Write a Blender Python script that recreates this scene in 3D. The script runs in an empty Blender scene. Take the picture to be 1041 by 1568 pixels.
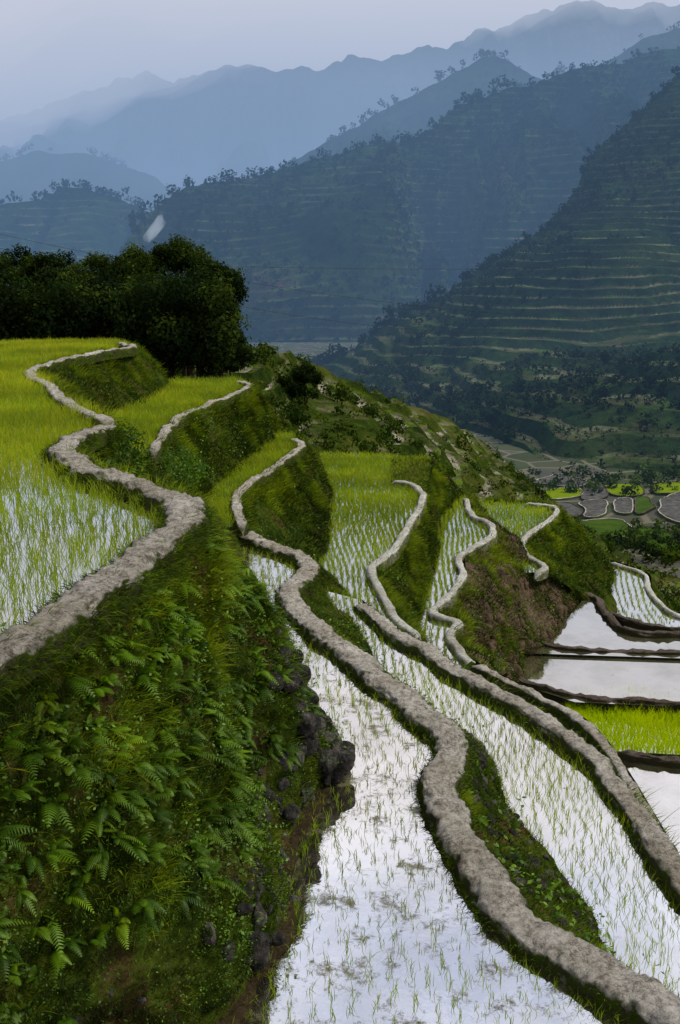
import bpy, math, numpy as np, bmesh
from mathutils import Vector
rng=np.random.default_rng(7)
S=bpy.context.scene
S.view_settings.view_transform='Standard'; S.view_settings.look='None'; S.view_settings.exposure=0
# ---------------------------------------------------------------- survey helpers
F0=1500.0; PIT=math.atan(354/1500)
cp,sp_=math.cos(PIT),math.sin(PIT)
def ray(u,v):
    yc=(784-v)/F0
    return (u-520.5)/F0, cp+sp_*yc, -sp_+cp*yc
def P(u,v,z):
    a,b,c=ray(u,v); t=z/c
    return (a*t,b*t,z)
def PD(u,v,d):
    a,b,c=ray(u,v); t=d/b
    return (a*t,d,c*t)
# ---------------------------------------------------------------- noise
def _h(ix,iy,iz):
    h=(ix*374761393+iy*668265263+iz*1274126177)&0xffffffff
    h=((h^(h>>13))*1103515245)&0xffffffff
    h=((h^(h>>15))*2246822519)&0xffffffff
    return ((h^(h>>16))&0xffffff)/float(0xffffff)
def vn(p):
    p=np.asarray(p,float); i=np.floor(p).astype(np.int64); f=p-i; f=f*f*(3-2*f)
    r=0
    for dx in (0,1):
        wx=f[...,0] if dx else 1-f[...,0]
        for dy in (0,1):
            wy=f[...,1] if dy else 1-f[...,1]
            for dz in (0,1):
                wz=f[...,2] if dz else 1-f[...,2]
                r=r+wx*wy*wz*_h(i[...,0]+dx,i[...,1]+dy,i[...,2]+dz)
    return r*2-1
def fbm(p,o=4):
    r=0;a=1.;s=0
    p=np.asarray(p,float)
    for k in range(o):
        r=r+a*vn(p+k*17.3); s+=a; a*=.5; p=p*2.03
    return r/s
def nrm(v): return v/np.maximum(np.linalg.norm(v,axis=-1,keepdims=True),1e-9)
def rnd(n,a=-1,b=1): return rng.uniform(a,b,n)
def rdir(n): return nrm(rng.normal(size=(n,3)))
def sstep(a,b,x): t=np.clip((x-a)/(b-a),0,1); return t*t*(3-2*t)
# ---------------------------------------------------------------- mesh builder
def mk(name,V,faces,mat,tint=None,smooth=False,parent=None):
    V=np.asarray(V,np.float32).reshape(-1,3)
    me=bpy.data.meshes.new(name)
    me.vertices.add(len(V)); me.vertices.foreach_set('co',V.ravel())
    if not isinstance(faces,list): faces=[faces]
    li=np.concatenate([f.ravel() for f in faces]).astype(np.int32)
    lt=np.concatenate([np.full(len(f),f.shape[1]) for f in faces]).astype(np.int32)
    ls=np.concatenate([[0],np.cumsum(lt)[:-1]]).astype(np.int32)
    me.loops.add(len(li)); me.loops.foreach_set('vertex_index',li)
    me.polygons.add(len(lt)); me.polygons.foreach_set('loop_start',ls)
    me.polygons.foreach_set('use_smooth',np.full(len(lt),smooth))
    me.update(calc_edges=True)
    if tint is not None:
        a=me.attributes.new('tint','FLOAT','POINT'); a.data.foreach_set('value',np.asarray(tint,np.float32).ravel())
    me.materials.append(mat)
    ob=bpy.data.objects.new(name,me); S.collection.objects.link(ob)
    if parent: ob.parent=parent
    return ob
def gridfaces(nu,nv):
    i=np.arange(nu*nv).reshape(nu,nv)
    return np.stack([i[:-1,:-1],i[1:,:-1],i[1:,1:],i[:-1,1:]],-1).reshape(-1,4)
def gridnorm(G):
    a=np.gradient(G,axis=0); b=np.gradient(G,axis=1)
    n=nrm(np.cross(a,b)); s=np.where(n[...,2:3]<0,-1,1)
    return n*s
def catmull(pts,m):
    p=np.asarray(pts,float); n=len(p)
    p=np.vstack([2*p[0]-p[1],p,2*p[-1]-p[-2]])
    t=np.linspace(0,n-1,m); i=np.minimum(t.astype(int),n-2); f=(t-i)[:,None]
    a,b,c,d=p[i],p[i+1],p[i+2],p[i+3]
    return .5*((2*b)+(c-a)*f+(2*a-5*b+4*c-d)*f**2+(3*b-a-3*c+d)*f**3)
def resample(p,ds):
    L=np.concatenate([[0],np.cumsum(np.linalg.norm(np.diff(p,axis=0),axis=1))])
    n=max(4,int(L[-1]/ds)); t=np.linspace(0,L[-1],n)
    return np.stack([np.interp(t,L,p[:,k]) for k in range(3)],1),t
# ---------------------------------------------------------------- materials
def M(name):
    m=bpy.data.materials.new(name); m.use_nodes=True
    nt=m.node_tree; nt.nodes.clear(); out=nt.nodes.new('ShaderNodeOutputMaterial')
    return m,nt,out
def ramp(nt,src,stops):
    r=nt.nodes.new('ShaderNodeValToRGB'); e=r.color_ramp.elements
    while len(e)<len(stops): e.new(.5)
    for k,(p,c) in enumerate(stops):
        e[k].position=p; e[k].color=(*c,1)
    nt.links.new(src,r.inputs[0]); return r.outputs[0]
def noise(nt,scale,detail=4,rough=.6,vec=None):
    n=nt.nodes.new('ShaderNodeTexNoise'); n.inputs['Scale'].default_value=scale
    n.inputs['Detail'].default_value=detail; n.inputs['Roughness'].default_value=rough
    if vec is None:
        g=nt.nodes.new('ShaderNodeNewGeometry'); vec=g.outputs['Position']
    nt.links.new(vec,n.inputs['Vector']); return n.outputs['Fac']
def mixc(nt,f,a,b,mode='MIX'):
    m=nt.nodes.new('ShaderNodeMix'); m.data_type='RGBA'; m.blend_type=mode
    for s,i in ((f,0),(a,6),(b,7)):
        if isinstance(s,(int,float)): m.inputs[i].default_value=s
        elif isinstance(s,tuple): m.inputs[i].default_value=(*s,1)
        else: nt.links.new(s,m.inputs[i])
    return m.outputs[2]
def math_(nt,op,a,b=0.,c=0.):
    m=nt.nodes.new('ShaderNodeMath'); m.operation=op
    for i,s in enumerate((a,b,c)):
        if isinstance(s,(int,float)): m.inputs[i].default_value=s
        else: nt.links.new(s,m.inputs[i])
    return m.outputs[0]
def foliage(name,stops,tr=.4,nsc=.8,dark=.45,gloss=.06):
    m,nt,out=M(name)
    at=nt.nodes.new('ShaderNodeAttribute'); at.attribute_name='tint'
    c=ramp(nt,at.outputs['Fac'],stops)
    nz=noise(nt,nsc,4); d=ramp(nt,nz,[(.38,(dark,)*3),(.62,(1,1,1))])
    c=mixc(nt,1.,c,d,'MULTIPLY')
    a=nt.nodes.new('ShaderNodeBsdfDiffuse'); b=nt.nodes.new('ShaderNodeBsdfTranslucent')
    nt.links.new(c,a.inputs[0])
    c2=mixc(nt,1.,c,(1.5,1.3,.3),'MULTIPLY'); nt.links.new(c2,b.inputs[0])
    x=nt.nodes.new('ShaderNodeMixShader'); x.inputs[0].default_value=tr
    nt.links.new(a.outputs[0],x.inputs[1]); nt.links.new(b.outputs[0],x.inputs[2])
    if gloss<=0: nt.links.new(x.outputs[0],out.inputs[0]); return m
    g=nt.nodes.new('ShaderNodeBsdfGlossy'); g.inputs['Roughness'].default_value=.5; g.inputs[0].default_value=(.6,.75,.4,1)
    y=nt.nodes.new('ShaderNodeMixShader'); y.inputs[0].default_value=gloss
    nt.links.new(x.outputs[0],y.inputs[1]); nt.links.new(g.outputs[0],y.inputs[2])
    nt.links.new(y.outputs[0],out.inputs[0]); return m
GR=foliage('grass_blades',[(0,(.010,.022,.003)),(.3,(.038,.08,.004)),(.55,(.12,.20,.006)),(.85,(.30,.39,.012)),(1,(.38,.30,.08))],gloss=.02,tr=.45,nsc=1.3,dark=.25)
FERN=foliage('fern_leaves',[(0,(.03,.08,.006)),(.5,(.12,.24,.008)),(1,(.30,.42,.015))],gloss=.03)
WEED=foliage('weed_leaves',[(0,(.02,.06,.008)),(.6,(.07,.17,.012)),(1,(.17,.29,.03))],gloss=.03)
RICE=foliage('rice_blades',[(0,(.08,.16,.006)),(.5,(.22,.32,.008)),(.8,(.37,.42,.012)),(1,(.48,.44,.03))],tr=.5,dark=.65,gloss=.03,nsc=.35)
RICEB=foliage('rice_blades_bright',[(0,(.22,.38,.003)),(1,(.46,.58,.006))],tr=.55,dark=.85,gloss=.0)
TREE=foliage('tree_leaves',[(0,(.005,.011,.006)),(.5,(.015,.03,.008)),(1,(.06,.095,.013))],tr=.2,nsc=.4,dark=.5,gloss=.0)
SHR=foliage('shrub_leaves',[(0,(.010,.022,.005)),(.5,(.03,.06,.009)),(1,(.10,.15,.014))],tr=.25,nsc=.2,dark=.5,gloss=.0)
FAR=foliage('far_leaves',[(0,(.005,.013,.007)),(.5,(.014,.030,.010)),(1,(.04,.065,.018))],tr=.15,nsc=.03,dark=.5,gloss=0)

def ground_mat(name,stops,sc,bump=.6,bsc=6,dist=.08):
    m,nt,out=M(name)
    nz=noise(nt,sc,6,.65); c=ramp(nt,nz,stops)
    n2=noise(nt,sc*9,4,.7); d=ramp(nt,n2,[(.3,(.35,)*3),(.7,(1.3,)*3)])
    c=mixc(nt,1.,c,d,'MULTIPLY')
    b=nt.nodes.new('ShaderNodeBsdfDiffuse'); nt.links.new(c,b.inputs[0])
    bp=nt.nodes.new('ShaderNodeBump'); bp.inputs['Strength'].default_value=bump; bp.inputs['Distance'].default_value=dist
    nt.links.new(noise(nt,bsc,6,.7),bp.inputs['Height']); nt.links.new(bp.outputs[0],b.inputs['Normal'])
    nt.links.new(b.outputs[0],out.inputs[0]); return m
BANK=ground_mat('bank_soil_moss',[(.3,(.010,.016,.004)),(.45,(.024,.04,.005)),(.55,(.045,.062,.008)),(.64,(.055,.036,.016)),(.8,(.025,.018,.012))],.9,bump=.9)
SOIL=ground_mat('bank_red_soil',[(.3,(.03,.035,.01)),(.45,(.06,.045,.025)),(.6,(.11,.075,.055)),(.75,(.03,.024,.018))],.9)
ROCK=ground_mat('bank_rock',[(.3,(.015,.015,.014)),(.5,(.045,.043,.038)),(.62,(.12,.11,.10)),(.7,(.035,.055,.010))],2.5,bsc=12,bump=1.)
MUD=ground_mat('wet_mud',[(.3,(.022,.017,.009)),(.6,(.05,.037,.02)),(.8,(.03,.035,.012))],2.)
FMUD=ground_mat('field_mud',[(.3,(.07,.07,.06)),(.7,(.13,.125,.115))],.1)
BARK=ground_mat('bark',[(.3,(.03,.022,.015)),(.7,(.07,.055,.04))],3.)

def dike_mat(name,top,top2,side,side2,lo=.5,hi=.85,ck=.6):
    m,nt,out=M(name)
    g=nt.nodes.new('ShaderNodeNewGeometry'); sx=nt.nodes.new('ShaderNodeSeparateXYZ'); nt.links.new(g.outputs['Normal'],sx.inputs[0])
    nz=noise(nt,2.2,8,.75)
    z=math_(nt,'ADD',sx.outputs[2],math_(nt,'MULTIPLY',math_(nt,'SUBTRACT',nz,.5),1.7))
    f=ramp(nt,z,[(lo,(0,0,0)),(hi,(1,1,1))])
    t=ramp(nt,noise(nt,7.,9,.9),[(.41,top2),(.51,top),(.62,tuple(min(1,k*1.5) for k in top))])
    big=ramp(nt,noise(nt,.8,3,.5),[(.35,(.72,.69,.62)),(.65,(1.08,1.08,1.08))]); t=mixc(nt,1.,t,big,'MULTIPLY')
    nv=nt.nodes.new('ShaderNodeTexNoise'); nv.inputs['Scale'].default_value=3; nv.inputs['Detail'].default_value=5; nt.links.new(g.outputs['Position'],nv.inputs['Vector'])
    va=nt.nodes.new('ShaderNodeVectorMath'); va.operation='MULTIPLY_ADD'; nt.links.new(nv.outputs['Color'],va.inputs[0]); va.inputs[1].default_value=(.6,.6,.6); nt.links.new(g.outputs['Position'],va.inputs[2])
    vo=nt.nodes.new('ShaderNodeTexVoronoi'); vo.feature='DISTANCE_TO_EDGE'; vo.inputs['Scale'].default_value=9
    nt.links.new(va.outputs[0],vo.inputs['Vector'])
    cr=ramp(nt,vo.outputs['Distance'],[(0,(.25,.22,.18)),(.06,(1,1,1))])
    cm=ramp(nt,noise(nt,1.7,3),[(.40,(0,0,0)),(.55,(ck,)*3)])
    t=mixc(nt,cm,t,mixc(nt,1.,t,cr,'MULTIPLY'))
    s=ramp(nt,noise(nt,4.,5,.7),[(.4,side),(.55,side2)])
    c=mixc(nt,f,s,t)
    b=nt.nodes.new('ShaderNodeBsdfDiffuse'); nt.links.new(c,b.inputs[0])
    bp=nt.nodes.new('ShaderNodeBump'); bp.inputs['Strength'].default_value=1.; bp.inputs['Distance'].default_value=.12
    nt.links.new(noise(nt,7.,9,.9),bp.inputs['Height']); nt.links.new(bp.outputs[0],b.inputs['Normal'])
    nt.links.new(b.outputs[0],out.inputs[0]); return m
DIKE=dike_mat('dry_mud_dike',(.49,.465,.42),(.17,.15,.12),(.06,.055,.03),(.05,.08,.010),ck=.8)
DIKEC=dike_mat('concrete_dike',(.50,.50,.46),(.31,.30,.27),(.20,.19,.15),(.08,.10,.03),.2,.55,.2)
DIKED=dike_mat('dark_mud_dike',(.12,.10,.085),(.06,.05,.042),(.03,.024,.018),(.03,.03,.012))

def water_mat(name,mudc,weed,base=.5,rough=.03):
    m,nt,out=M(name)
    g=nt.nodes.new('ShaderNodeBsdfGlossy'); g.inputs[0].default_value=(.97,.96,.93,1); g.inputs['Roughness'].default_value=rough
    d=nt.nodes.new('ShaderNodeBsdfDiffuse')
    c=ramp(nt,noise(nt,.9,4),[(.35,mudc),(.65,tuple(k*1.6 for k in mudc))]); nt.links.new(c,d.inputs[0])
    fr=nt.nodes.new('ShaderNodeFresnel'); fr.inputs[0].default_value=1.5
    f=math_(nt,'MINIMUM',math_(nt,'ADD',math_(nt,'MULTIPLY',fr.outputs[0],1.7),base),.97)
    w=ramp(nt,noise(nt,2.2,8,.8),[(weed-.04,(1,1,1)),(weed+.05,(.1,)*3)])
    w2=ramp(nt,noise(nt,.7,5,.6),[(.42,(1,1,1)),(.7,(.78,.78,.78))])
    f=math_(nt,'MULTIPLY',math_(nt,'MULTIPLY',f,w),w2)
    bp=nt.nodes.new('ShaderNodeBump'); bp.inputs['Strength'].default_value=.1; bp.inputs['Distance'].default_value=.02
    nt.links.new(noise(nt,5.,3,.5),bp.inputs['Height']); nt.links.new(bp.outputs[0],g.inputs['Normal'])
    x=nt.nodes.new('ShaderNodeMixShader'); nt.links.new(f,x.inputs[0]); nt.links.new(d.outputs[0],x.inputs[1]); nt.links.new(g.outputs[0],x.inputs[2])
    nt.links.new(x.outputs[0],out.inputs[0]); return m
WAT=water_mat('paddy_water',(.08,.08,.04),.66,.5)
WATD=water_mat('paddy_water_weedy',(.07,.065,.035),.57,.45)
WATG=water_mat('paddy_water_green',(.07,.10,.015),.6,.2)
# ---------------------------------------------------------------- generators
acc={}
def push(key,V,Fc,t):
    a=acc.setdefault(key,[[],[],[],0]); a[0].append(V.reshape(-1,3)); a[1].append(Fc+a[3]); a[2].append(t.ravel()); a[3]+=len(V.reshape(-1,3))
def flush(key,name,mat,smooth=False):
    if key in acc:
        a=acc.pop(key); mk(name,np.concatenate(a[0]),np.concatenate(a[1]),mat,np.concatenate(a[2]),smooth)
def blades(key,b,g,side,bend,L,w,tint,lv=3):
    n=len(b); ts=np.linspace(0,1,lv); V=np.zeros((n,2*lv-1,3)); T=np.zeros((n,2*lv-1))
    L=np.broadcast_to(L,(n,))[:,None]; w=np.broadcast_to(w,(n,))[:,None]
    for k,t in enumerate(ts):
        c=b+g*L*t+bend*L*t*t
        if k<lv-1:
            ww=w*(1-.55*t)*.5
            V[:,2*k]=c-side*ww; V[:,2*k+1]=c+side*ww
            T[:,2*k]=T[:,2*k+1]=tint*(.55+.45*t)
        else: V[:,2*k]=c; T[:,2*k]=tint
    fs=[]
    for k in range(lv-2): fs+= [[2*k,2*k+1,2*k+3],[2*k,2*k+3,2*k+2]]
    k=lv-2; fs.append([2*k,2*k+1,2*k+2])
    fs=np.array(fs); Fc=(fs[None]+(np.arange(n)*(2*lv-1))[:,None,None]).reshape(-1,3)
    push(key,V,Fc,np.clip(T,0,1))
def leaves(key,c,n,s,tint,asp=.55):
    t=nrm(np.cross(n,rdir(len(c)))); b=np.cross(n,t); s=np.broadcast_to(s,(len(c),))[:,None]
    V=np.stack([c-t*s,c+b*s*asp,c+t*s,c-b*s*asp],1)
    Fc=np.arange(len(c)*4).reshape(-1,4)
    push(key,V,Fc,np.repeat(tint[:,None],4,1))
def inside(poly,x,y):
    r=np.zeros(len(x),bool); n=len(poly)
    for i in range(n):
        x1,y1=poly[i][:2]; x2,y2=poly[(i+1)%n][:2]
        if y1==y2: continue
        c=((y1>y)!=(y2>y))&(x<(x2-x1)*(y-y1)/(y2-y1)+x1); r^=c
    return r
def pad(name,px,z,mat):
    W=np.array([P(u,v,z) for u,v in px])
    me=bpy.data.meshes.new(name); me.from_pydata([tuple(p) for p in W],[],[list(range(len(W)))]); me.materials.append(mat)
    ob=bpy.data.objects.new(name,me); S.collection.objects.link(ob)
    return W
def rice(key,W,z,sx,sy,h,nb,tint,ang=8,w=None,ymax=90,drop=.06,tv=.18,jit=.03):
    a=math.radians(ang); x0,y0=W[:,0].min()-2,max(W[:,1].min()-2,3); x1,y1=W[:,0].max()+2,min(W[:,1].max()+2,ymax)
    D=math.hypot(x1-x0,y1-y0); cx,cy=(x0+x1)/2,(y0+y1)/2
    gx,gy=np.meshgrid(np.arange(-D/2,D/2,sx),np.arange(-D/2,D/2,sy)); gx,gy=gx.ravel(),gy.ravel()
    gx=gx+.12*np.sin(gy*.6+cx)+.2*vn(np.stack([gx*.3,gy*.3,gx*0+z],1))
    x=cx+gx*math.cos(a)-gy*math.sin(a)+rng.normal(0,jit,gx.size); y=cy+gx*math.sin(a)+gy*math.cos(a)+rng.normal(0,jit,gx.size)
    k=inside(W,x,y)&(np.abs(x)<.42*y+2.5)&(y<ymax)&(rng.random(x.size)>drop)
    x,y=x[k],y[k]
    pn=fbm(np.stack([x*.5,y*.5,x*0+z],1),3)
    keep=pn>-.62
    x,y,pn=x[keep],y[keep],pn[keep]
    n=len(x)
    if n==0: return
    b=np.repeat(np.stack([x,y,np.full(n,z-.02)],1),nb,0); m=n*nb
    b[:,:2]+=rng.normal(0,.022,(m,2))
    hs=np.repeat(h*rng.uniform(.55,1.25,n)*(1+.3*pn),nb)*rng.uniform(.5,1.1,m)
    g=nrm(np.stack([rng.normal(0,.22,m),rng.normal(0,.22,m),np.ones(m)],1))
    bend=np.stack([rng.normal(0,.25,m),rng.normal(0,.25,m),-rng.uniform(0,.25,m)],1)
    th=rng.uniform(-.9,.9,m); sd=np.stack([np.cos(th),np.sin(th),th*0],1)
    ww=(.005+.00042*b[:,1]) if w is None else w
    blades(key,b,g,sd,bend,hs,ww,np.clip(tint+np.repeat(pn,nb)*.35+rng.normal(0,tv,m),0,1))
def loft(name,pairs,zr,zf,nu,nv,amp,mat,fs=.8,ext=.25,bul=.05):
    R=np.array([P(a,b,zr) for a,b,*_ in pairs]); Ft=np.array([P(p[2],p[3],p[4] if len(p)>4 else zf) for p in pairs])
    return loftw(name,R,Ft,nu,nv,amp,mat,fs,ext,bul)
def loftw(name,R,Ft,nu,nv,amp,mat,fs=.8,ext=.25,bul=.05):
    r=catmull(R,nu); f=catmull(Ft,nu)
    s=np.linspace(0,1+ext,nv)[None,:,None]
    G=r[:,None]*(1-s)+f[:,None]*s
    h=(f-r)[:,None,:]
    G[...,:2]+=h[...,:2]*bul*np.sin(np.pi*np.clip(s,0,1))
    n=gridnorm(G); ms=np.clip(s[...,0]*6,0.1,1)*np.clip((1.35-s[...,0])*2,.3,1)
    d=(fbm(G*fs,5)*amp+fbm(G*fs*5+9,3)*amp*.25)*ms
    G=G+n*d[...,None]
    mk(name,G,gridfaces(nu,nv),mat,smooth=True)
    return G,gridnorm(G)
def sample(G,Nn,n,smin=0,smax=1,thr=None,fs=.5):
    nu,nv=G.shape[:2]
    a=np.linalg.norm(np.cross(G[1:,:-1]-G[:-1,:-1],G[:-1,1:]-G[:-1,:-1]),axis=-1)
    j0,j1=int(smin*(nv-1)),max(int(smax*(nv-1)),int(smin*(nv-1))+1); m=np.zeros_like(a); m[:,j0:j1]=1; a=a*m
    q=rng.choice(a.size,n,p=(a/a.sum()).ravel()); i,j=q//(nv-1),q%(nv-1)
    u,v=rng.random((n,1)),rng.random((n,1))
    p=(G[i,j]*(1-u)+G[i+1,j]*u)*(1-v)+(G[i,j+1]*(1-u)+G[i+1,j+1]*u)*v
    nn=Nn[i,j]
    if thr is not None:
        k=fbm(p*fs+5,3)+rng.normal(0,.12,n)>thr; p,nn,j=p[k],nn[k],j[k]
    return p,nn,j/(nv-1)
UP=np.array([0,0,1.])
def grass_on(key,G,Nn,n,L,w,thr=-.35,fs=.6,tint=.5,smax=.85,smin=0,lv=3,droop=.55,shade_fall=.25,cfs=1.7):
    p,nn,s=sample(G,Nn,n,smin,smax,thr,fs); m=len(p)
    g=nrm(nn*.55+UP*.75+rdir(m)*.45)
    out=nn.copy(); out[:,2]=0; out=nrm(out)
    bend=out*rng.uniform(.0,.5,(m,1))-UP*rng.uniform(.1,droop,(m,1))+rdir(m)*.15
    sd=nrm(np.cross(g,rdir(m)))
    cl=fbm(p*cfs,3)
    Ls=L*rng.uniform(.35,1.2,m)*(1+1.2*cl).clip(.25,2)*(1-.55*s)
    blades(key,p-nn*.02,g,sd,bend,Ls,w*rng.uniform(.6,1.3,m),np.clip(tint+.08+.6*fbm(p*.7+3,3)+.85*cl+rng.normal(0,.16,m)-shade_fall*s,0,.93),lv)  # tint drops down the slope: bank shading put into the blade colour
    k=rng.random(m)<.05
    blades(key,p[k],g[k],sd[k],bend[k],Ls[k]*1.1,w,np.full(k.sum(),1.),lv)
def dike(px,z,w,h=.45,ds=.12,mat=None,fringe=0,amp=.045,world=None,gl=.16):
    W=np.array([P(u,v,z) for u,v in px]) if world is None else np.array(world)
    c=catmull(W,len(W)*24); c,t=resample(c,ds); n=len(c)
    tg=nrm(np.gradient(c,axis=0)); sd=nrm(np.stack([-tg[:,1],tg[:,0],tg[:,0]*0],1))
    c=c+sd*(w*.25*vn(np.stack([t*1.1,t*0+5,t*0+z],1)))[:,None]
    K=25; th=np.linspace(0,np.pi,K)
    cx=np.sign(np.cos(th))*np.abs(np.cos(th))**.55; cz=np.abs(np.sin(th))**.42
    e=np.minimum(1,np.minimum(t,t[-1]-t)/.35+.05)**.5
    ww=w*(1+.25*fbm(np.stack([t*1.4,t*0+z,t*0+w*9],1),3))*e
    G=c[:,None]+sd[:,None]*(cx[None,:,None]*ww[:,None,None])
    hh=h+.05*vn(np.stack([t*1.3,t*0+3,t*0+z],1))
    G[...,2]+=cz[None]*hh[:,None]*e[:,None]-h
    nn=gridnorm(G); d=fbm(G*2.5,3)*amp+fbm(G*8,3)*amp*1.2
    if ds<.11: d=d+np.abs(vn(G*17))*amp*.7
    G=G+nn*d[...,None]
    mk('mud_dike',G,gridfaces(n,K),mat or DIKE,smooth=True)
    if fringe:
        m=int(fringe*t[-1]); i=rng.integers(0,n,m); q=rng.choice([0,0,0,1,1,2,3,4,19,20,21,22,22,23,23,23],m); f=rng.random((m,1))
        p=G[i,q]*(1-f)+G[i,q+1]*f+rng.normal(0,.02,(m,3)); k=fbm(p*1.2+7,2)>-.4; p,i,q=p[k],i[k],q[k]; m=len(p)
        o=sd[i]*np.where(q<12,1,-1)[:,None]
        g=nrm(o*.5+UP*.6+rdir(m)*.4); dist=p[:,1]
        hgt=np.where((q<2)|(q>21),1.,.6)
        blades('gfr',p,g,nrm(np.cross(g,rdir(m))),o*.2-UP*rng.uniform(.1,.9,(m,1)),gl*rng.uniform(.3,1.3,m)*hgt,.006+.0004*dist,np.clip(rng.normal(.42,.25,m),0,1))
    return c,sd
# ================================================================= levels
ZA,ZC1,ZC2,ZD,ZE,ZF,ZG,ZH,ZJ=-3.2,-5.2,-7.5,-8.1,-9.4,-10.2,-12.2,-13.7,-16.2
R_=.22
rimA=[(-420,1260),(-220,1120),(-90,1035),(0,985),(60,950),(130,905),(200,862),(250,822),(288,788),(283,765),(240,745),(180,725),(130,709),(97,690),(110,672),(150,655),(170,646)]
rimA2=[(170,646),(145,632),(105,614),(86,598),(76,586),(48,574),(52,563),(95,549),(150,538),(204,530),(180,524)]
rimC1=[(232,692),(262,647),(300,625),(350,605),(382,589),(360,582),(262,584)]
rimC2=[(372,802),(362,768),(372,745),(410,720),(440,697),(462,681),(450,668),(425,663)]
rimD=[(340,800),(380,820),(430,838),(464,850),(476,866),(452,888),(444,912),(468,945),(520,985),(570,1022),(640,1080),(690,1120),(692,1152),(672,1192),(682,1242),(722,1312),(792,1392),(885,1465),(1041,1553),(1300,1690)]
rimE=[(548,918),(600,962),(650,988),(700,1025),(760,1058),(830,1100),(900,1150),(950,1205),(990,1262),(1041,1330),(1150,1460),(1300,1620)]
rimF=[(597,735),(632,741),(648,760),(626,802),(602,838),(573,862),(571,884),(590,914),(604,944),(645,975)]
rimG=[(712,762),(722,786),(752,803),(750,821),(704,850),(710,877),(692,905),(662,935),(702,949),(690,975),(737,1028)]
rimH=[(735,767),(800,769),(849,775),(845,791),(803,822),(805,846),(834,864),(820,876)]
wA=pad('rice_paddy_water',rimA+rimA2[1:]+[(0,526),(-500,528),(-900,700),(-900,1260)],ZA,WAT)
wC1=pad('rice_paddy_water',rimC1+[(180,590),(130,600),(120,640),(150,700),(200,710)],ZC1,WATG)
wC2=pad('rice_paddy_water',rimC2+[(380,650),(330,690),(300,740),(290,800),(330,812)],ZC2,WATG)
wD=pad('rice_paddy_water',rimD+[(1300,2000),(250,1900),(250,1568),(330,1400),(380,1200),(400,1080),(370,1000),(340,930),(300,860),(290,800)],ZD,WATD)
wE=pad('rice_paddy_water',rimE+[(1300,2000),(900,1900),(850,1500),(690,1250),(660,1120),(600,1060),(500,990),(480,940),(500,905)],ZE,WAT)
wF=pad('rice_paddy_water',rimF[::-1]+[(660,704),(560,697),(480,695),(400,730),(430,880),(500,960),(580,1010)],ZF,WAT)
wG=pad('rice_paddy_water',rimG+[(690,1060),(600,1020),(600,880),(640,790),(690,755)],ZG,WAT)
wH=pad('rice_paddy_water',rimH+[(760,880),(700,840),(715,780)],ZH,WATG)
# rice
rice('ra',wA,ZA,.155,.125,.30,5,.55,ang=20,drop=.12,jit=.04)
far=np.array([P(u,v,ZA) for u,v in [(60,700),(170,646),(105,614),(76,586),(48,574),(52,563),(95,549),(150,538),(204,530),(180,524),(0,526),(-300,530),(-300,720)]])
rice('ra',far,ZA,.15,.13,.34,5,.65,ang=20,tv=.22)
rice('ra',wC1,ZC1,.17,.15,.38,6,.55,ang=25); rice('ra',wC2,ZC2,.17,.15,.38,6,.55,ang=25)
rice('rb',wD,ZD,.22,.14,.20,4,.5,ang=6,drop=.18,jit=.035)
rice('rb',wE,ZE,.20,.14,.27,4,.5,ang=4)
rice('rb',wF,ZF,.22,.18,.32,6,.5,ang=3)
ff=np.array([P(u,v,ZF) for u,v in [(480,695),(660,700),(650,760),(600,800),(490,810)]]); rice('rb',ff,ZF,.2,.2,.32,4,.45,ang=12)
rice('rb',wG,ZG,.24,.19,.32,6,.48,ang=-5); rice('rb',wH,ZH,.24,.2,.34,6,.45,ang=10)
flush('ra','rice_seedlings',RICE); flush('rb','rice_seedlings',RICE)
# dikes
dike(rimA,ZA+R_,.25,.34,.045,fringe=700,gl=.2,amp=.055)
dike(rimA2,ZA+R_,.2,.4,.15,fringe=90)
dike(rimC1[:-1],ZC1+R_,.2,.4,.2,fringe=70)
dike(rimC2[:-1],ZC2+R_,.22,.4,.15,fringe=90)
dike(rimD,ZD+R_,.32,.45,.05,fringe=420,amp=.05)
dike(rimE,ZE+R_,.25,.45,.08,fringe=200,amp=.05)
dike(rimF,ZF+R_,.18,.45,.15,DIKEC,amp=.025)
dike(rimG,ZG+R_,.2,.45,.15,DIKEC,amp=.025,fringe=15)
dike(rimH[1:],ZH+R_,.2,.45,.2,DIKEC,fringe=20)
# ================================================================= banks
G1,N1=loft('terrace_bank',[(-420,1265,-30,1900),(-220,1125,115,1750),(-90,1040,230,1640),(0,990,325,1565),(60,955,375,1495),(130,910,430,1405),(200,868,450,1305),(250,828,473,1230),(290,793,522,1168),(287,767,492,1110),(240,750,466,1060),(180,730,440,1000),(130,714,420,940),(100,692,395,900),(125,668,370,860),(172,650,345,815)],ZA+.1,ZD,460,170,.5,BANK,fs=.8,bul=-.02)
G2,N2=loft('terrace_bank',[(172,650,185,700),(148,634,165,690),(108,616,150,665),(88,600,150,650),(80,588,165,640),(60,577,180,632),(62,565,215,622),(98,551,245,606),(152,540,258,597),(205,531,263,589),(182,525,240,584)],ZA+.1,ZC1,160,30,.15,BANK)
G3,N3=loft('terrace_bank',[(215,715,290,800,ZD),(232,695,318,792,ZD),(262,650,322,765),(300,628,335,742),(350,608,375,712),(383,591,427,664),(362,583,420,652)],ZC1+.1,ZC2,160,50,.32,BANK)
G4,N4=loft('terrace_bank',[(372,805,400,860),(363,770,450,870),(373,748,487,858),(410,724,502,822),(440,700,509,785),(463,683,506,765),(452,669,488,705)],ZC2+.1,ZF,160,50,.32,BANK)
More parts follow.
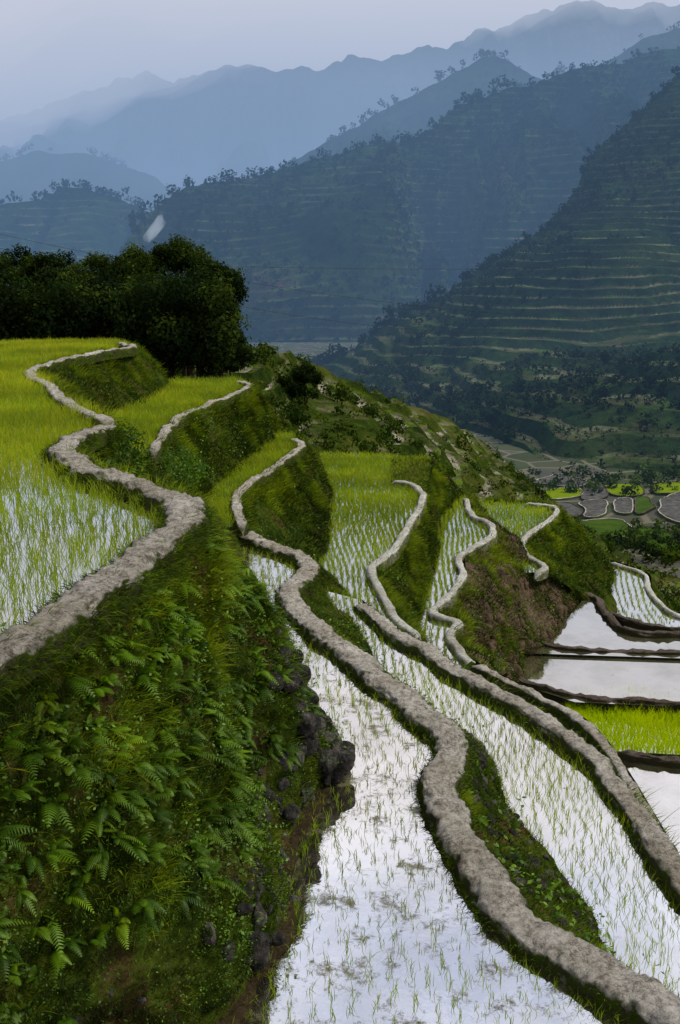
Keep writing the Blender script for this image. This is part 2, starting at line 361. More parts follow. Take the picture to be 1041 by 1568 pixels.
G5,N5=loft('terrace_bank',[(340,802,400,850,ZF),(430,842,450,858,ZF),(478,868,490,866,ZF),(455,892,525,900,ZF),(448,915,548,925,ZF),(470,948,560,960,ZE-.3),(520,990,572,1008,ZE),(570,1028,612,1050,ZE),(640,1086,665,1100,ZE),(694,1124,735,1135,ZE),(696,1156,765,1195,ZE),(678,1196,800,1262,ZE),(688,1246,850,1322,ZE),(728,1316,905,1402,ZE),(798,1396,942,1472,ZE),(890,1470,1070,1590,ZE),(1046,1558,1280,1750,ZE),(1300,1700,1500,1900,ZE)],ZD+.1,ZE,420,40,.2,BANK,fs=1.2,bul=-.05)
def autoskirt(px,z,drop,slope,sgn,nu,nv,amp,nm='terrace_bank'):
    W=np.array([P(u,v,z) for u,v in px]); c=catmull(W,len(W)*4); tg=nrm(np.gradient(c,axis=0))
    sd=np.stack([-tg[:,1],tg[:,0],tg[:,0]*0],1)*sgn
    return loftw(nm,c+sd*.12,c+sd*slope*drop-UP*drop,nu,nv,amp,BANK)
G6,N6=autoskirt(rimE,ZE+.1,7,.22,1,240,50,.2)
G7,N7=loft('terrace_bank',[(600,703,660,735),(642,704,690,747),(662,712,708,758),(655,740,692,774),(648,768,669,802),(624,808,671,842),(602,842,665,872),(576,864,655,902),(575,887,646,936),(594,917,640,957),(608,946,642,970),(646,978,652,1002)],ZF+.1,ZG,160,30,.2,BANK)
mk('grass_verge',np.array([P(u,v,ZF+.12) for u,v in [(600,703),(642,703),(662,712),(655,740),(648,762),(630,742),(598,736)]]),np.arange(7)[None],BANK)
G8,N8=loft('terrace_bank',[(712,763,732,769,ZH),(723,787,738,786,ZH),(753,805,765,813,ZH),(752,823,800,833,ZH),(715,848,850,888,-15.2),(712,872,875,925),(694,907,848,968),(668,937,836,986),(703,951,806,1002),(692,977,795,1036),(738,1030,800,1062)],ZG+.1,ZJ,200,60,.55,SOIL)
G9,N9=loft('terrace_bank',[(740,766,800,800,-19),(780,767,840,800,-18.5),(830,769,890,826,-18),(851,778,937,872,-18),(846,793,936,895,-18),(822,813,920,911,-17.),(805,826,905,917),(808,847,890,917),(835,866,880,914),(822,878,864,902)],ZH+.1,ZJ,160,60,.4,BANK)
pad('rice_paddy_water',[(895,915),(870,945),(820,985),(800,1000),(1100,1010),(1200,975),(960,965),(935,948),(915,920)],ZJ,WAT)
pad('rice_paddy_water',[(800,985),(740,1010),(740,1030),(880,1075),(1200,1090),(1200,985)],ZJ-.12,WAT)
wK=pad('rice_paddy_water',[(870,1060),(1250,1080),(1300,1170),(940,1150),(860,1100)],ZJ-.5,WATG)
pad('rice_paddy_water',[(930,1140),(1300,1152),(1500,1500),(1000,1400)],ZJ-.72,WAT)
rice('rk',wK,ZJ-.5,.17,.15,.5,9,.6,ang=5,drop=.02); flush('rk','rice_seedlings',RICEB)
wI=pad('rice_paddy_water',[(915,856),(985,874),(997,902),(1012,926),(1041,944),(1100,965),(960,970),(925,945),(900,900)],-18,WAT)
rice('rb',wI,-18,.35,.25,.3,5,.4,ang=-10); flush('rb','rice_seedlings',RICE)
dike([(858,880),(880,903),(912,912),(930,938),(950,958),(985,966),(1041,968),(1200,972)],ZJ+.25,.25,.6,.2,DIKED,amp=.09)
dike([(915,915),(938,938),(975,950),(1041,960),(1200,965)],-17.2,.25,1.,.2,DIKED,amp=.09)
dike([(795,972),(850,988),(940,994),(1041,997),(1200,1000)],ZJ+.12,.18,.35,.2,DIKED,amp=.09)
dike([(745,1015),(800,1040),(845,1052),(885,1062),(960,1068),(1041,1074),(1200,1080)],ZJ+.05,.2,.6,.2,DIKED,amp=.09)
dike([(945,1146),(985,1154),(1041,1160),(1250,1170)],ZJ-.42,.2,.42,.2,DIKED,amp=.09)
dike([(930,858),(985,877),(993,900),(1010,922),(1045,942),(1150,960)],-17.8,.2,.8,.25,DIKEC,amp=.03)
rimM=[(722,1012),(745,1025),(785,1045),(830,1066),(885,1098),(915,1125),(945,1165),(975,1215),(1010,1275)]
dike(rimM,-10.3,.18,.5,.12,DIKE,amp=.05,fringe=60)
G10,N10=autoskirt(rimM,-10.4,8,.2,1,160,40,.2)
pad('grass_verge',rimM+[(1000,1290),(940,1215),(890,1160),(820,1110),(750,1070),(690,1035)],-10.5,BANK)
autoskirt([(915,853),(985,874),(996,902),(1012,926),(1050,945),(1150,965)],-18,8,.5,1,100,30,.4)
W=np.array([P(u,v,ZD+.015) for u,v in [(200,1900),(360,1650),(380,1570),(398,1500),(445,1420),(458,1330),(472,1262),(500,1225),(530,1180),(440,1150),(380,1300),(300,1500)]])
W=resample(np.vstack([W,W[:1]]),.08)[0]; W[:,:2]+=np.stack([fbm(W*1.5,4),fbm(W*1.5+40,4)],1)*.22
mk('mud_bank',W,np.arange(len(W))[None],MUD)
def rocks(name,p,r,mat,nn=None):
    bm=bmesh.new(); bmesh.ops.create_icosphere(bm,subdivisions=3,radius=1); V0=np.array([v.co[:] for v in bm.verts]); F_=np.array([[v.index for v in f.verts] for f in bm.faces]); bm.free()
    V0=nrm(V0)*.9; Vs=[];Fs=[]
    for k,(q,rr) in enumerate(zip(p,r)):
        v=V0*(1+.4*vn(V0*1.1+k*3.7)[:,None]+.12*vn(V0*4+k)[:,None])
        v=np.sign(v)*np.abs(v)**.8*rng.uniform(.6,1.2,3)*rr
        a=rng.uniform(0,6.28); ca,sa=math.cos(a),math.sin(a)
        v=v@np.array([[ca,sa,0],[-sa,ca,0],[0,0,1]])+q
        Vs.append(v); Fs.append(F_+k*len(V0))
    mk(name,np.concatenate(Vs),np.concatenate(Fs),mat)
p,nn,s=sample(G1,N1,700,.6,.82,-.15); r=rng.uniform(.03,.14,len(p)); rocks('rocks',p-nn*r[:,None]*.5,r,ROCK)
i0=int(460*8/15)
p,nn,s=sample(G1[i0-14:i0+45],N1[i0-14:i0+45],300,.42,.82); r=rng.uniform(.05,.22,len(p)); rocks('rocks',p-nn*r[:,None]*.4,r,ROCK)
p,nn,s=sample(G5[200:],N5[200:],300,.3,.8,-.1); r=rng.uniform(.03,.13,len(p)); rocks('rocks',p-nn*r[:,None]*.4,r,ROCK)
p,nn,s=sample(G8[90:],N8[90:],160,.2,.8,.0); r=rng.uniform(.1,.35,len(p)); rocks('rocks',p-nn*r[:,None]*.4,r,SOIL)
# grass on banks
grass_on('g1',G1,N1,160000,.26,.010,thr=-.28,lv=4,tint=.5,smax=.77,shade_fall=.5)
grass_on('g1',G1,N1,130000,.08,.010,thr=-.6,tint=.42,smax=.79,cfs=3.5,shade_fall=.45)
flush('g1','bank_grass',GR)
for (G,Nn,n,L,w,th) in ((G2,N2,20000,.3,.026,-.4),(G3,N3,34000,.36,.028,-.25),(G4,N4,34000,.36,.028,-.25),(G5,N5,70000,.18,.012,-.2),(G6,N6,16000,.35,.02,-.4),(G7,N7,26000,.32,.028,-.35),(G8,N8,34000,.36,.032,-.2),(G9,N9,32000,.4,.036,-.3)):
    grass_on('g2',G,Nn,n,L,w,thr=th,tint=.52,fs=.35,shade_fall=.75,cfs=.9)
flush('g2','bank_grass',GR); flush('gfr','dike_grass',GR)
def ferns(G,Nn,n,nf=6,Lf=.3,smax=.62):
    p,nn,s=sample(G,Nn,n,.03,smax,-.15,.5); m=len(p)
    ti0=rng.normal(.5,.28,m)-.4*s
    p=np.repeat(p,nf,0); nn=np.repeat(nn,nf,0); m=len(p)
    g=nrm(nn*.6+UP*.6+rdir(m)*.8); out=nn.copy(); out[:,2]=0; out=nrm(out)
    L=Lf*rng.uniform(.35,1.25,m)[:,None]; bend=out*.2-UP*rng.uniform(.3,.9,(m,1))+rdir(m)*.2
    sd=nrm(np.cross(g,UP)+rdir(m)*.3); ti=np.clip(np.repeat(ti0,nf)+.1+rng.normal(0,.12,m),0,1)
    for t in np.linspace(.15,.98,12):
        c=p+g*L*t+bend*L*t*t; tg=nrm(g+2*bend*t)
        for sg in (-1,1):
            ll=(L[:,0]*.25*math.sin(math.pi*min(1,(t*.8+.18)))**.8+.008)
            blades('fern',c,nrm(sd*sg+tg*.4),tg,-UP*.25*np.ones((m,1)),ll,.02,np.clip(ti+rnd(m)*.1,0,1))
    blades('fern',p,g,sd,bend,L[:,0],.006,ti*.5,4)
ferns(G1,N1,1300,Lf=.25); ferns(G5[200:],N5[200:],50,5,.2)
flush('fern','fern_plants',FERN)
def weeds(key,G,Nn,n,nl,ls,r,smin=0,smax=.75,thr=0,h=.15):
    p,nn,s=sample(G,Nn,n,smin,smax,thr,.6); m=len(p); c=np.repeat(p+nn*h,nl,0)+rng.normal(0,r,(m*nl,3)); q=np.repeat(nn,nl,0)
    leaves(key,c,nrm(q*.6+UP*.8+rdir(m*nl)*.8),ls*rng.uniform(.5,1.2,m*nl),np.clip(np.repeat(rng.normal(.5,.25,m),nl)+rnd(m*nl)*.15,0,1),.6)
weeds('w',G1,N1,900,18,.028,.10); weeds('w',G1,N1,50,9,.045,.10)
weeds('w',G1,N1,6000,10,.016,.05,thr=-.5,h=.03,smax=.8)
for G,Nn,n in ((G2,N2,60),(G3,N3,130),(G4,N4,130),(G7,N7,60),(G8,N8,200),(G9,N9,160),(G5,N5,150)): weeds('w',G,Nn,n,20,.05,.16,thr=.0,h=.05)
flush('w','broadleaf_weeds',WEED)
bp=np.array([P(u,v,ZA-.3) for u,v in [(180,672),(196,684)]]); bp=np.concatenate([bp,bp+[1,2.,-.9]])
c=np.repeat(bp,500,0)+rdir(len(bp)*500)*rng.uniform(.2,.5,(len(bp)*500,1)); leaves('bu',c,rdir(len(c)),.045*rng.uniform(.5,1.3,len(c)),np.clip(rng.normal(.4,.25,len(c)),0,1))
flush('bu','shrub',WEED)
# ================================================================= hills and mountains
def hill_mat(name,stops,tread,lip,sc=.02,ts=.55,spots=.5,lf=.8,fm=.12):
    m,nt,out=M(name)
    at=nt.nodes.new('ShaderNodeAttribute'); at.attribute_name='tint'
    c=ramp(nt,noise(nt,sc,7,.65),stops)
    d=ramp(nt,noise(nt,sc*12,5,.7),[(.3,(spots,)*3),(.7,(1.35,)*3)]); c=mixc(nt,1.,c,d,'MULTIPLY')
    f2=ramp(nt,noise(nt,sc*2.5,5,.7),[(.42,(fm,)*3),(.6,(1,1,1))])
    tr=ramp(nt,at.outputs['Fac'],[(.15,(0,0,0)),(.45,(ts,)*3)])
    t=ramp(nt,noise(nt,sc*4,4),[(.38,tread[0]),(.5,tread[1]),(.62,tread[2])])
    c=mixc(nt,math_(nt,'MULTIPLY',tr,f2),c,t)
    f3=ramp(nt,noise(nt,sc*3.3,6,.75),[(.42,(0,0,0)),(.58,(lf,)*3)])
    lp=ramp(nt,at.outputs['Fac'],[(.6,(0,0,0)),(.9,(1,1,1))])
    c=mixc(nt,math_(nt,'MULTIPLY',lp,f3),c,lip)
    b=nt.nodes.new('ShaderNodeBsdfDiffuse'); nt.links.new(c,b.inputs[0])
    bp=nt.nodes.new('ShaderNodeBump'); bp.inputs['Strength'].default_value=.9; bp.inputs['Distance'].default_value=.06/sc
    nt.links.new(noise(nt,sc*15,6,.7),bp.inputs['Height']); nt.links.new(bp.outputs[0],b.inputs['Normal'])
    nt.links.new(b.outputs[0],out.inputs[0]); return m
HS=[(.35,(.008,.020,.009)),(.5,(.018,.038,.012)),(.6,(.034,.056,.015)),(.68,(.075,.045,.034))]
TR=((.05,.10,.016),(.11,.082,.055),(.065,.13,.016))
HM1=hill_mat('terraced_hillside',HS,TR,(.17,.18,.10),sc=.02,ts=.9,lf=.8,fm=.3)
HM2=hill_mat('forested_hillside',HS,TR,(.15,.14,.10),sc=.01,ts=.8,lf=.8,fm=.2)
HM4=hill_mat('far_hillside',[(.35,(.03,.05,.03)),(.5,(.07,.09,.05)),(.65,(.14,.12,.08))],TR,(.1,.1,.1),sc=.004,ts=.3)
HS1=hill_mat('green_hillside',[(.35,(.013,.024,.006)),(.5,(.035,.056,.008)),(.6,(.07,.08,.015)),(.68,(.11,.07,.042))],((.11,.20,.010),(.17,.14,.09),(.08,.14,.012)),(.38,.35,.27),sc=.09,ts=.9,lf=.9)
def mountain(name,rows,nu,nv,amp,fs,mat,step=0,gully=0,mp=None,wo=.9,rj=0):
    C=np.array([catmull([PD(*q) for q in r],nu) for r in rows])
    k=len(C); s=np.linspace(0,k-1,nv); G=np.zeros((nu,nv,3))
    i=np.minimum(s.astype(int),k-2); f=(s-i)
    for j in range(nv): G[:,j]=C[i[j]]*(1-f[j])+C[i[j]+1]*f[j]
    sn=np.linspace(0,1,nv)[None,:]
    mask=np.sin(np.pi*np.clip(sn,0,1))**.6*.95+.05
    if mp: mask=mask*np.clip(sn*mp,.12,1)
    q=G.copy(); q[...,2]*=.3
    G[...,2]+=fbm(q*fs,5)*amp*mask; G[...,1]+=fbm(q*fs+31,4)*amp*1.2*mask
    G[...,2]+=fbm(q*fs*6+3,3)*amp*.08+rj*fbm(q*fs*3+8,5)*sn
    if gully:
        a=fbm(np.stack([G[...,0]*fs*2.4,G[...,2]*fs*.5,q[...,1]*0],-1),4); G[...,2]-=gully*(1-np.abs(a)*2.5).clip(0,1)**2*mask
    T=np.zeros(G.shape[:2])
    if step:
        wob=fbm(q*fs*2+11,3)*step*1.2; z=(G[...,2]+wob)/step; fl=np.floor(z); fr=z-fl
        st=fl+np.clip((fr-.45)/.5,0,1); zz=st*step-wob
        w=np.clip(fbm(q*fs*1.5+50,3)*3+wo,0,1)
        G[...,2]=G[...,2]*(1-w)+zz*w
        T=w*np.where(fr<.3,.5,np.where(fr<.52,1.,0.))
    N0=gridnorm(G)
    b=G[:,-1:].copy(); b1=b+np.array([0,amp*4+20,-amp*3-20]); b2=b+np.array([0,amp*12+80,-amp*12-80]); GG=np.concatenate([G,b1,b2],1)
    T=np.concatenate([T,np.zeros((nu,2))],1)
    mk(name,GG,gridfaces(nu,GG.shape[1]),mat,T,smooth=not step)
    return G,N0
def far_trees(key,p,size,nl,ls,tint=.4,stretch=1.15):
    m=len(p); sz=np.repeat(size,nl)[:,None]
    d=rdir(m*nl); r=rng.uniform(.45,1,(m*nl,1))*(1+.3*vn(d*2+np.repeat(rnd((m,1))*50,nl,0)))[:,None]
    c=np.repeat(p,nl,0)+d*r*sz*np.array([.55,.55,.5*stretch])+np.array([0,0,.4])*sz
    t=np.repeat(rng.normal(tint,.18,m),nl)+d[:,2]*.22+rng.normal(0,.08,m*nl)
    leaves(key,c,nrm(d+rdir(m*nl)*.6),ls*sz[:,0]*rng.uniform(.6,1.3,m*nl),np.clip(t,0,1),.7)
def scatter_trees(key,G,Nn,n,s0,s1,nl,ls,thr,fs,smax=1,smin=0,tint=.35):
    p,nn,s=sample(G,Nn,n,smin,smax,thr,fs); far_trees(key,p,s0+(s1-s0)*rng.random(len(p))**2.2,nl,ls,tint)
def ridge_trees(key,G,n,s0,s1,nl,ls,sp=2):
    c=G[:,-1]; i=rng.integers(0,len(c),n); k=fbm(c[i]*.02+7,3)+rng.normal(0,.15,n)>.05; i=i[k]
    p=c[i]+rng.normal(0,sp,(len(i),3))*[1,1,.0]; far_trees(key,p,s0+(s1-s0)*rng.random(len(i))**2,nl,ls,.3)
SPr=[(-100,620,70),(100,640,62),(230,610,62),(330,610,60),(420,670,62),(470,710,64),(540,720,66),(620,735,68),(700,790,70),(790,830,74),(880,900,80),(960,950,85),(1060,980,90),(1250,1020,90)]
SPm=[(-100,580,80),(100,580,74),(235,572,75),(330,566,76),(410,592,82),(465,622,92),(540,640,98),(620,662,104),(700,708,108),(770,752,112),(860,815,105),(950,880,98),(1050,920,98),(1250,960,98)]
SPb=[(-100,545,100),(100,545,90),(235,545,90),(340,530,95),(412,528,105),(480,556,118),(545,584,128),(620,616,138),(700,650,148),(775,702,156),(850,775,140),(960,850,118),(1050,885,112),(1250,920,110)]
low=[(u,v+140,d-14) for u,v,d in SPr]
GS,NS=mountain('green_hill',[low,SPr,SPm,SPb],460,420,3.6,.05,HS1,step=2.,wo=1.5)
scatter_trees('sp',GS,NS,3000,.3,1.3,26,.15,.02,.06,smin=.3,tint=.45)
scatter_trees('sp',GS,NS,330,.9,2.5,110,.09,.1,.05,smin=.3,tint=.35)
flush('sp','hillside_shrubs',SHR)
grass_on('gs',GS,NS,60000,.3,.05,thr=-.05,fs=.08,tint=.5,smax=1,smin=.3,shade_fall=0,cfs=.3); flush('gs','hillside_grass',GR)
M1f=[(300,560,460),(420,590,420),(480,600,380),(540,625,330),(600,665,290),(650,690,262),(700,705,240),(760,725,220),(850,742,198),(950,760,188),(1060,780,180),(1300,820,170),(1700,850,160)]
M1a=[(340,565,462),(450,585,425),(480,590,400),(545,600,360),(610,603,315),(660,605,290),(705,612,270),(765,630,250),(850,640,232),(950,650,222),(1060,660,215),(1300,690,205),(1500,700,200)]
M1b=[(440,580,480),(475,565,470),(505,552,440),(560,520,440),(610,482,440),(652,465,445),(705,433,450),(770,388,460),(835,345,480),(885,285,520),(905,238,540),(985,165,560),(1045,103,580)]
M1m=[tuple((np.array(a)*.55+np.array(b)*.45)) for a,b in zip(M1a,M1b)]
GM1,NM1=mountain('terraced_mountain',[M1f,M1a,M1m,M1b],600,820,14,.012,HM1,step=3.3,gully=5,mp=1.4,wo=1.9)
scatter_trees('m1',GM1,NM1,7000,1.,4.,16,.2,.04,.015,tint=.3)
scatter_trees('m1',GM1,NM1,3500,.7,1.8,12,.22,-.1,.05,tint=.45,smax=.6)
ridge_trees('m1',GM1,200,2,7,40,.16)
def eq(r,n=12):
    p=catmull(r,n); return [tuple(x) for x in p]
M2f=eq([(-100,560,520),(100,560,560),(250,550,600),(400,548,620),(550,548,620),(750,548,620),(1000,548,620),(1400,548,620)])
M2b=eq([(150,420,700),(215,330,800),(262,292,840),(330,274,860),(420,264,880),(520,236,900),(600,222,920),(652,198,930),(690,165,950),(740,142,970),(830,118,1000),(940,98,1020),(1041,76,1040),(1250,40,1060)])
M2m=[tuple((np.array(a)*.45+np.array(b)*.55)) for a,b in zip(M2f,M2b)]
GM2,NM2=mountain('forested_mountain',[M2f,M2m,M2b],500,600,65,.0055,HM2,step=6.5,gully=65,wo=1.3,rj=8)
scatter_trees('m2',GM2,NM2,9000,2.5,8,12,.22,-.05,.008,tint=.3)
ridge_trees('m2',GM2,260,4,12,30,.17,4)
M3f=eq([(500,500,1000),(700,480,1000),(1000,450,1000),(1400,450,1000)]); M3b=eq([(380,290,1250),(440,240,1300),(560,182,1350),(640,140,1380),(700,108,1400),(745,88,1420),(800,104,1430),(870,116,1440),(1000,60,1450),(1200,20,1450)])
GM3,NM3=mountain('distant_ridge',[M3f,M3b],260,200,45,.004,HM2,gully=60,rj=20)
ridge_trees('m2',GM3,110,7,14,20,.2,6); scatter_trees('m2',GM3,NM3,1600,5,11,12,.26,0,.006)
M3f=eq([(-500,520,800),(0,520,850),(250,520,900),(450,500,900)]); M3b=eq([(-500,350,1000),(-100,320,1050),(40,308,1080),(100,285,1100),(170,300,1100),(240,330,1120),(330,420,1150)])
GM5,NM5=mountain('distant_ridge',[M3f,M3b],200,240,30,.006,HM2,gully=40,step=8); scatter_trees('m2',GM5,NM5,1100,4,10,12,.26,0,.006); ridge_trees('m2',GM5,100,5,12,20,.2,6)
M3f=eq([(-700,450,1300),(0,440,1350),(250,440,1400),(500,440,1400)]); M3b=eq([(-700,220,1700),(-200,230,1700),(0,240,1700),(60,232,1700),(130,238,1720),(200,262,1740),(300,300,1750),(420,340,1780)])
GM6,NM6=mountain('distant_ridge',[M3f,M3b],200,200,50,.004,HM2,gully=60,rj=20); ridge_trees('m2',GM6,120,8,14,16,.22,6)
flush('m1','mountain_trees',FAR); flush('m2','mountain_trees',FAR)
M4f=eq([(-1500,440,1700),(0,440,1750),(500,440,1800),(1041,440,1850),(2200,440,1850)],20); M4b=eq([(-1500,120,2500),(-600,200,2500),(-100,190,2500),(0,165,2500),(120,138,2500),(200,120,2500),(300,102,2500),(420,108,2500),(500,94,2550),(560,78,2600),(640,66,2600),(720,52,2650),(800,26,2700),(870,6,2700),(960,12,2700),(1041,-6,2700),(1500,-80,2700),(2200,-40,2700)],20)
mountain('distant_mountain',[M4f,M4b],520,300,150,.0026,HM4,gully=300,rj=45)
def gm():
    m,nt,out=M('valley_fields')
    g=nt.nodes.new('ShaderNodeNewGeometry'); vo=nt.nodes.new('ShaderNodeTexVoronoi'); vo.inputs['Scale'].default_value=.09; nt.links.new(g.outputs['Position'],vo.inputs['Vector'])
    c=ramp(nt,vo.outputs['Color'],[(.2,(.04,.06,.018)),(.4,(.10,.098,.085)),(.55,(.05,.085,.018)),(.75,(.11,.105,.09))])
    c=mixc(nt,.5,c,ramp(nt,noise(nt,.05,5),[(.4,(.02,.035,.015)),(.6,(.06,.06,.04))]))
    vd=nt.nodes.new('ShaderNodeTexVoronoi'); vd.feature='DISTANCE_TO_EDGE'; vd.inputs['Scale'].default_value=.09; nt.links.new(g.outputs['Position'],vd.inputs['Vector'])
    c=mixc(nt,ramp(nt,vd.outputs['Distance'],[(.02,(1,1,1)),(.05,(0,0,0))]),c,(.14,.13,.09))
    b=nt.nodes.new('ShaderNodeBsdfDiffuse'); nt.links.new(c,b.inputs[0]); nt.links.new(b.outputs[0],out.inputs[0]); return m
ZV=-38.
mk('ground',np.array([[-9000,-500,ZV],[9000,-500,ZV],[9000,12000,ZV],[-9000,12000,ZV]]),np.arange(4)[None],gm())
vp=[([(832,750),(880,748),(888,759),(838,763)],RICEB),([(928,744),(975,742),(982,756),(940,758)],RICEB),
([(815,738),(860,726),(900,738),(870,746)],FMUD),([(890,742),(922,741),(932,755),(920,764),(892,762)],FMUD),([(892,766),(930,766),(926,786),(895,790)],FMUD),([(845,770),(878,768),(885,790),(860,786)],FMUD),([(942,764),(966,762),(970,786),(945,782)],FMUD),([(972,762),(990,760),(1003,775),(980,786)],RICE),
([(888,797),(955,795),(962,820),(900,825)],RICE),([(970,806),(1020,812),(1050,850),(990,838)],RICE),([(1010,762),(1060,752),(1080,800),(1020,792)],FMUD),([(992,742),(1040,738),(1050,750),(1005,754)],RICEB)]
for k,(px,mt) in enumerate(vp):
    z=ZV+.25+k*.02
    W0=np.array([P(u,v,z) for u,v in px]); W=catmull(np.vstack([W0,W0[:1]]),len(W0)*6+1)[:-1]
    W[:,:2]+=np.stack([fbm(W*.15,3),fbm(W*.15+9,3)],1)*1.8
    if mt in (RICEB,RICE): mk('rice_field',W,np.arange(len(W))[None],mt,np.full(len(W),.5 if mt is RICEB else .0))
    else: mk('mud_field',W,np.arange(len(W))[None],mt)
    c,_t=resample(np.vstack([W,W[:1]]),2.); dike(None,0,.14,.4,.8,DIKED if k%2 else DIKE,world=c+[0,0,.1])
p=np.array([P(rng.uniform(790,1100),rng.uniform(725,870),ZV) for _ in range(420)]); p=p[fbm(p*.05,3)>-.0]
far_trees('vs',p,rng.uniform(.8,2.6,len(p)),40,.14,.4); flush('vs','valley_shrubs',SHR)
# ================================================================= tree mass
def tube(pts,r0,r1,k=7):
    p=np.array(pts,float); n=len(p); tg=nrm(np.gradient(p,axis=0)); a=nrm(np.cross(tg,[.3,.9,.1])); b=np.cross(tg,a)
    r=np.linspace(r0,r1,n)[:,None,None]; th=np.linspace(0,2*np.pi,k+1)[None,:,None]
    return p[:,None]+(a[:,None]*np.cos(th)+b[:,None]*np.sin(th))*r
def tree(x,y,zb,h,wd,tint=.35,dens=1.):
    segs=[];base=np.array([x,y,zb]); top=base+[rnd(1)[0]*.4,rnd(1)[0]*.4,h*.82]
    tr=[base*(1-t)+top*t+np.array([math.sin(t*4+x)*.15,0,0]) for t in np.linspace(0,1,8)]
    segs.append(tube(tr,h*.022,h*.006)); blobs=[(top,wd*.2)]
    for k in range(3): blobs.append((top+np.array([rnd(1)[0]*wd*.22,rnd(1)[0]*wd*.22,-rng.uniform(.3,1.1)]),wd*.19))
    for k in range(14):
        t=rng.uniform(.15,.95); s=tr[0]*(1-t)+tr[-1]*t; a=rng.uniform(0,6.28); l=wd*.5*rng.uniform(.5,1)*(1.15-t*.6)
        e=s+np.array([math.cos(a)*l,math.sin(a)*l,h*rng.uniform(.03,.2)*(1.1-t)])
        segs.append(tube([s,s*.5+e*.5+[0,0,.1],e],h*.008,h*.003,5)); blobs.append((e,wd*rng.uniform(.12,.24)))
    V=[];Fc=[];o=0
    for g in segs:
        V.append(g.reshape(-1,3)); Fc.append(gridfaces(*g.shape[:2])+o); o+=g.shape[0]*g.shape[1]
    ob=mk('tree',np.concatenate(V),np.concatenate(Fc),BARK,smooth=True)
    for c,r in blobs:
        n=int(330*dens*(r/(wd*.2))**1.5); d=rdir(n); rr=rng.uniform(.3,1,(n,1))**.6*(1+.5*vn(d*2.2+c))[:,None]
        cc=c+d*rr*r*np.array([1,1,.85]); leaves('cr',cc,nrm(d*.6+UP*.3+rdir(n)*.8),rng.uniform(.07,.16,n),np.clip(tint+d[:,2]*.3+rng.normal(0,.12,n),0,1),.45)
    a=acc.pop('cr'); mk('crown',np.concatenate(a[0]),np.concatenate(a[1]),TREE,np.concatenate(a[2]),parent=ob)
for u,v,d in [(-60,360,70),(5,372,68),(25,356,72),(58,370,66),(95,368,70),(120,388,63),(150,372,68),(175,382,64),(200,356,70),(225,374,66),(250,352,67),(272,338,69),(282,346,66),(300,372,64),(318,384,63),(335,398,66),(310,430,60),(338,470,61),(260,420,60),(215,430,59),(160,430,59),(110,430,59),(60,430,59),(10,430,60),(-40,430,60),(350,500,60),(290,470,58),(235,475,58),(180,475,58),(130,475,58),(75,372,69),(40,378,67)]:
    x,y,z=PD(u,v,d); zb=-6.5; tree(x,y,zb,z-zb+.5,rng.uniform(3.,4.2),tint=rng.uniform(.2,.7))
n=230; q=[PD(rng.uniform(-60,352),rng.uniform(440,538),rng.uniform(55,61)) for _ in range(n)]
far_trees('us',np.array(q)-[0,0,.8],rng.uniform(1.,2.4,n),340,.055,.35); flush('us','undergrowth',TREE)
x,y,z=PD(467,556,88); tree(x,y,z-3.4,3.6,3.6,.35); x,y,z=PD(440,572,86); tree(x,y,z-3,2.8,2.8,.35)
# ================================================================= power lines
def wire(a,b,sag,r=.014):
    a,b=np.array(PD(*a)),np.array(PD(*b)); t=np.linspace(0,1,40)[:,None]
    p=a*(1-t)+b*t; p[:,2]-=sag*4*(t*(1-t))[:,0]; g=tube(p,r,r,5); mk('power_line',g,gridfaces(*g.shape[:2]),BARK)
wire((-60,345,90),(1150,493,120),2.5); wire((-60,362,90),(1150,480,120),5); wire((200,404,90),(1150,400,160),.8)
# ================================================================= haze, cloud, smoke
def vol(name,col,sig,em):
    m,nt,out=M(name); a=nt.nodes.new('ShaderNodeVolumeAbsorption'); a.inputs[0].default_value=(0,0,0,1); a.inputs[1].default_value=sig
    e=nt.nodes.new('ShaderNodeEmission'); e.inputs[0].default_value=(*col,1); e.inputs[1].default_value=sig*em
    s=nt.nodes.new('ShaderNodeAddShader'); nt.links.new(a.outputs[0],s.inputs[0]); nt.links.new(e.outputs[0],s.inputs[1]); nt.links.new(s.outputs[0],out.inputs['Volume']); return m
def box(name,x0,x1,y0,y1,z0,z1,mat,fn=None,n=60):
    X,Y=np.meshgrid(np.linspace(x0,x1,n),np.linspace(y0,y1,n),indexing='ij')
    B=np.stack([X,Y,np.full_like(X,z0) if fn is None else fn(X,Y)],-1); T=np.stack([X,Y,np.full_like(X,z1)],-1)
    f=gridfaces(n,n); ft=f+n*n; fb=f[:,::-1]
    i=np.arange(n*n).reshape(n,n); br=np.concatenate([i[:-1,0],i[-1,:-1],i[:0:-1,-1],i[0,:0:-1]]); nx=np.roll(br,-1)
    sd=np.stack([br,nx,nx+n*n,br+n*n],1)
    mk(name,np.concatenate([B.reshape(-1,3),T.reshape(-1,3)]),np.concatenate([fb,ft,sd]),mat)
box('haze',-5000,5000,130,5200,-60,230,vol('valley_haze',(.17,.31,.53),.00050,1.),n=4)
box('mist',-5000,5000,1150,5300,-70,480,vol('far_mist',(.38,.48,.66),.00075,1.),n=4)
def cb(X,Y): return 505+X*.25+(Y-2300)*.03+190*fbm(np.stack([X*.0022,Y*.0022,X*0+3],-1),5)
box('cloud_bank',-1900,4000,1500,5000,0,1000,vol('cloud_volume',(.93,.86,.88),.0034,1.),cb,n=170)
bm=bmesh.new(); bmesh.ops.create_icosphere(bm,subdivisions=4,radius=1); V0=np.array([v.co[:] for v in bm.verts]); F_=np.array([[v.index for v in f.verts] for f in bm.faces]); bm.free()
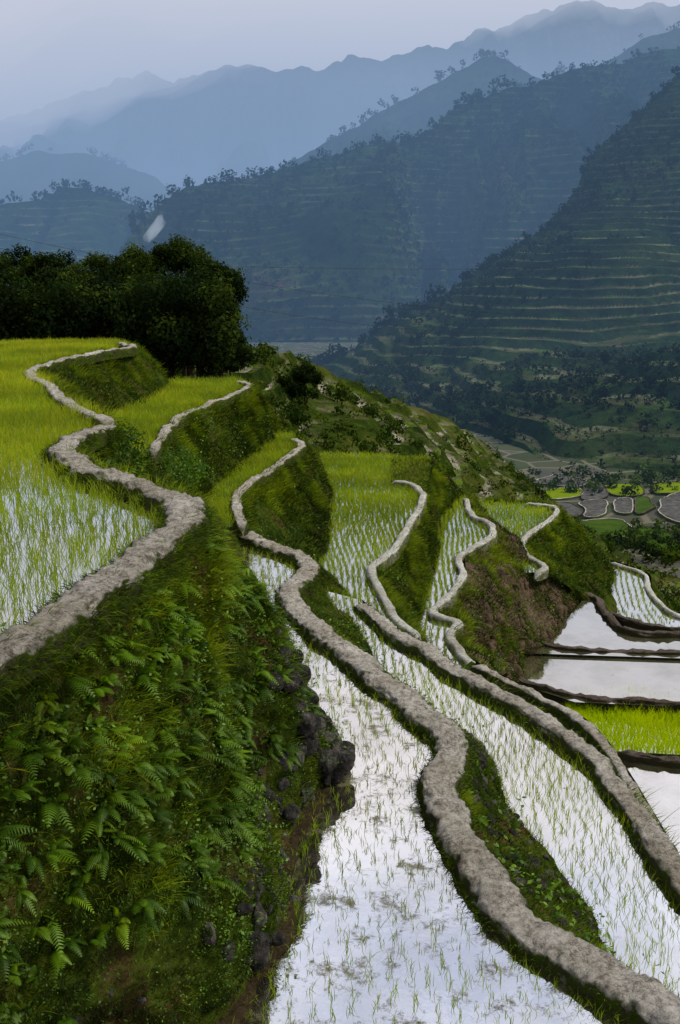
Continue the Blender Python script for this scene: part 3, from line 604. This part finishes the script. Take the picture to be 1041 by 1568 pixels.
q=np.array(PD(238,350,95)); Vs=V0*np.array([.7,.7,1.2])*(1+.6*fbm(V0*1.6,4))[:,None]; Vs[:,0]+=Vs[:,2]*.35+.25*np.sin(Vs[:,2]*2)
mk('smoke',Vs+q,F_,vol('smoke_volume',(.42,.5,.6),.6,1.))
# ================================================================= sky, sun, camera
sun_dir=Vector((.75,.15,.72)).normalized()
el=math.asin(sun_dir.z); az=math.atan2(sun_dir.x,sun_dir.y)
w=bpy.data.worlds.new('World'); S.world=w; w.use_nodes=True; nt=w.node_tree; nt.nodes.clear()
out=nt.nodes.new('ShaderNodeOutputWorld'); bg=nt.nodes.new('ShaderNodeBackground'); bg.inputs[1].default_value=.1
sk=nt.nodes.new('ShaderNodeTexSky'); sk.sky_type='NISHITA'; sk.sun_disc=False; sk.sun_elevation=el; sk.sun_rotation=az
tc=nt.nodes.new('ShaderNodeTexCoord'); sx=nt.nodes.new('ShaderNodeSeparateXYZ'); nt.links.new(tc.outputs['Generated'],sx.inputs[0])
cl=ramp(nt,sx.outputs[2],[(0,(.7,.67,.67)),(.28,(1.,.96,.92)),(.42,(.86,.84,.86)),(.6,(.54,.56,.65)),(1,(.60,.62,.66))])
nz=noise(nt,3.6,7,.6,tc.outputs['Generated']); cl=mixc(nt,1.,cl,ramp(nt,nz,[(.35,(.66,.68,.76)),(.6,(1.12,1.09,1.06))]),'MULTIPLY')
yb=math_(nt,'MULTIPLY_ADD',sx.outputs[1],.2,1.)
v=nt.nodes.new('ShaderNodeVectorMath'); v.operation='SCALE'; nt.links.new(cl,v.inputs[0]); nt.links.new(math_(nt,'MULTIPLY',yb,14.5),v.inputs['Scale'])
mx=mixc(nt,.95,sk.outputs[0],v.outputs[0]); nt.links.new(mx,bg.inputs[0]); nt.links.new(bg.outputs[0],out.inputs[0])
L=bpy.data.lights.new('sun','SUN'); L.energy=3.2; L.angle=math.radians(10); L.color=(1,.93,.80)
lo=bpy.data.objects.new('sun',L); S.collection.objects.link(lo); lo.rotation_euler=sun_dir.to_track_quat('Z','Y').to_euler()
cam=bpy.data.cameras.new('camera'); co=bpy.data.objects.new('camera',cam); S.collection.objects.link(co); S.camera=co
cam.sensor_fit='VERTICAL'; cam.sensor_height=36; cam.lens=36*F0/1568; cam.clip_end=20000; cam.clip_start=.1
co.rotation_euler=(math.pi/2-PIT,0,0)
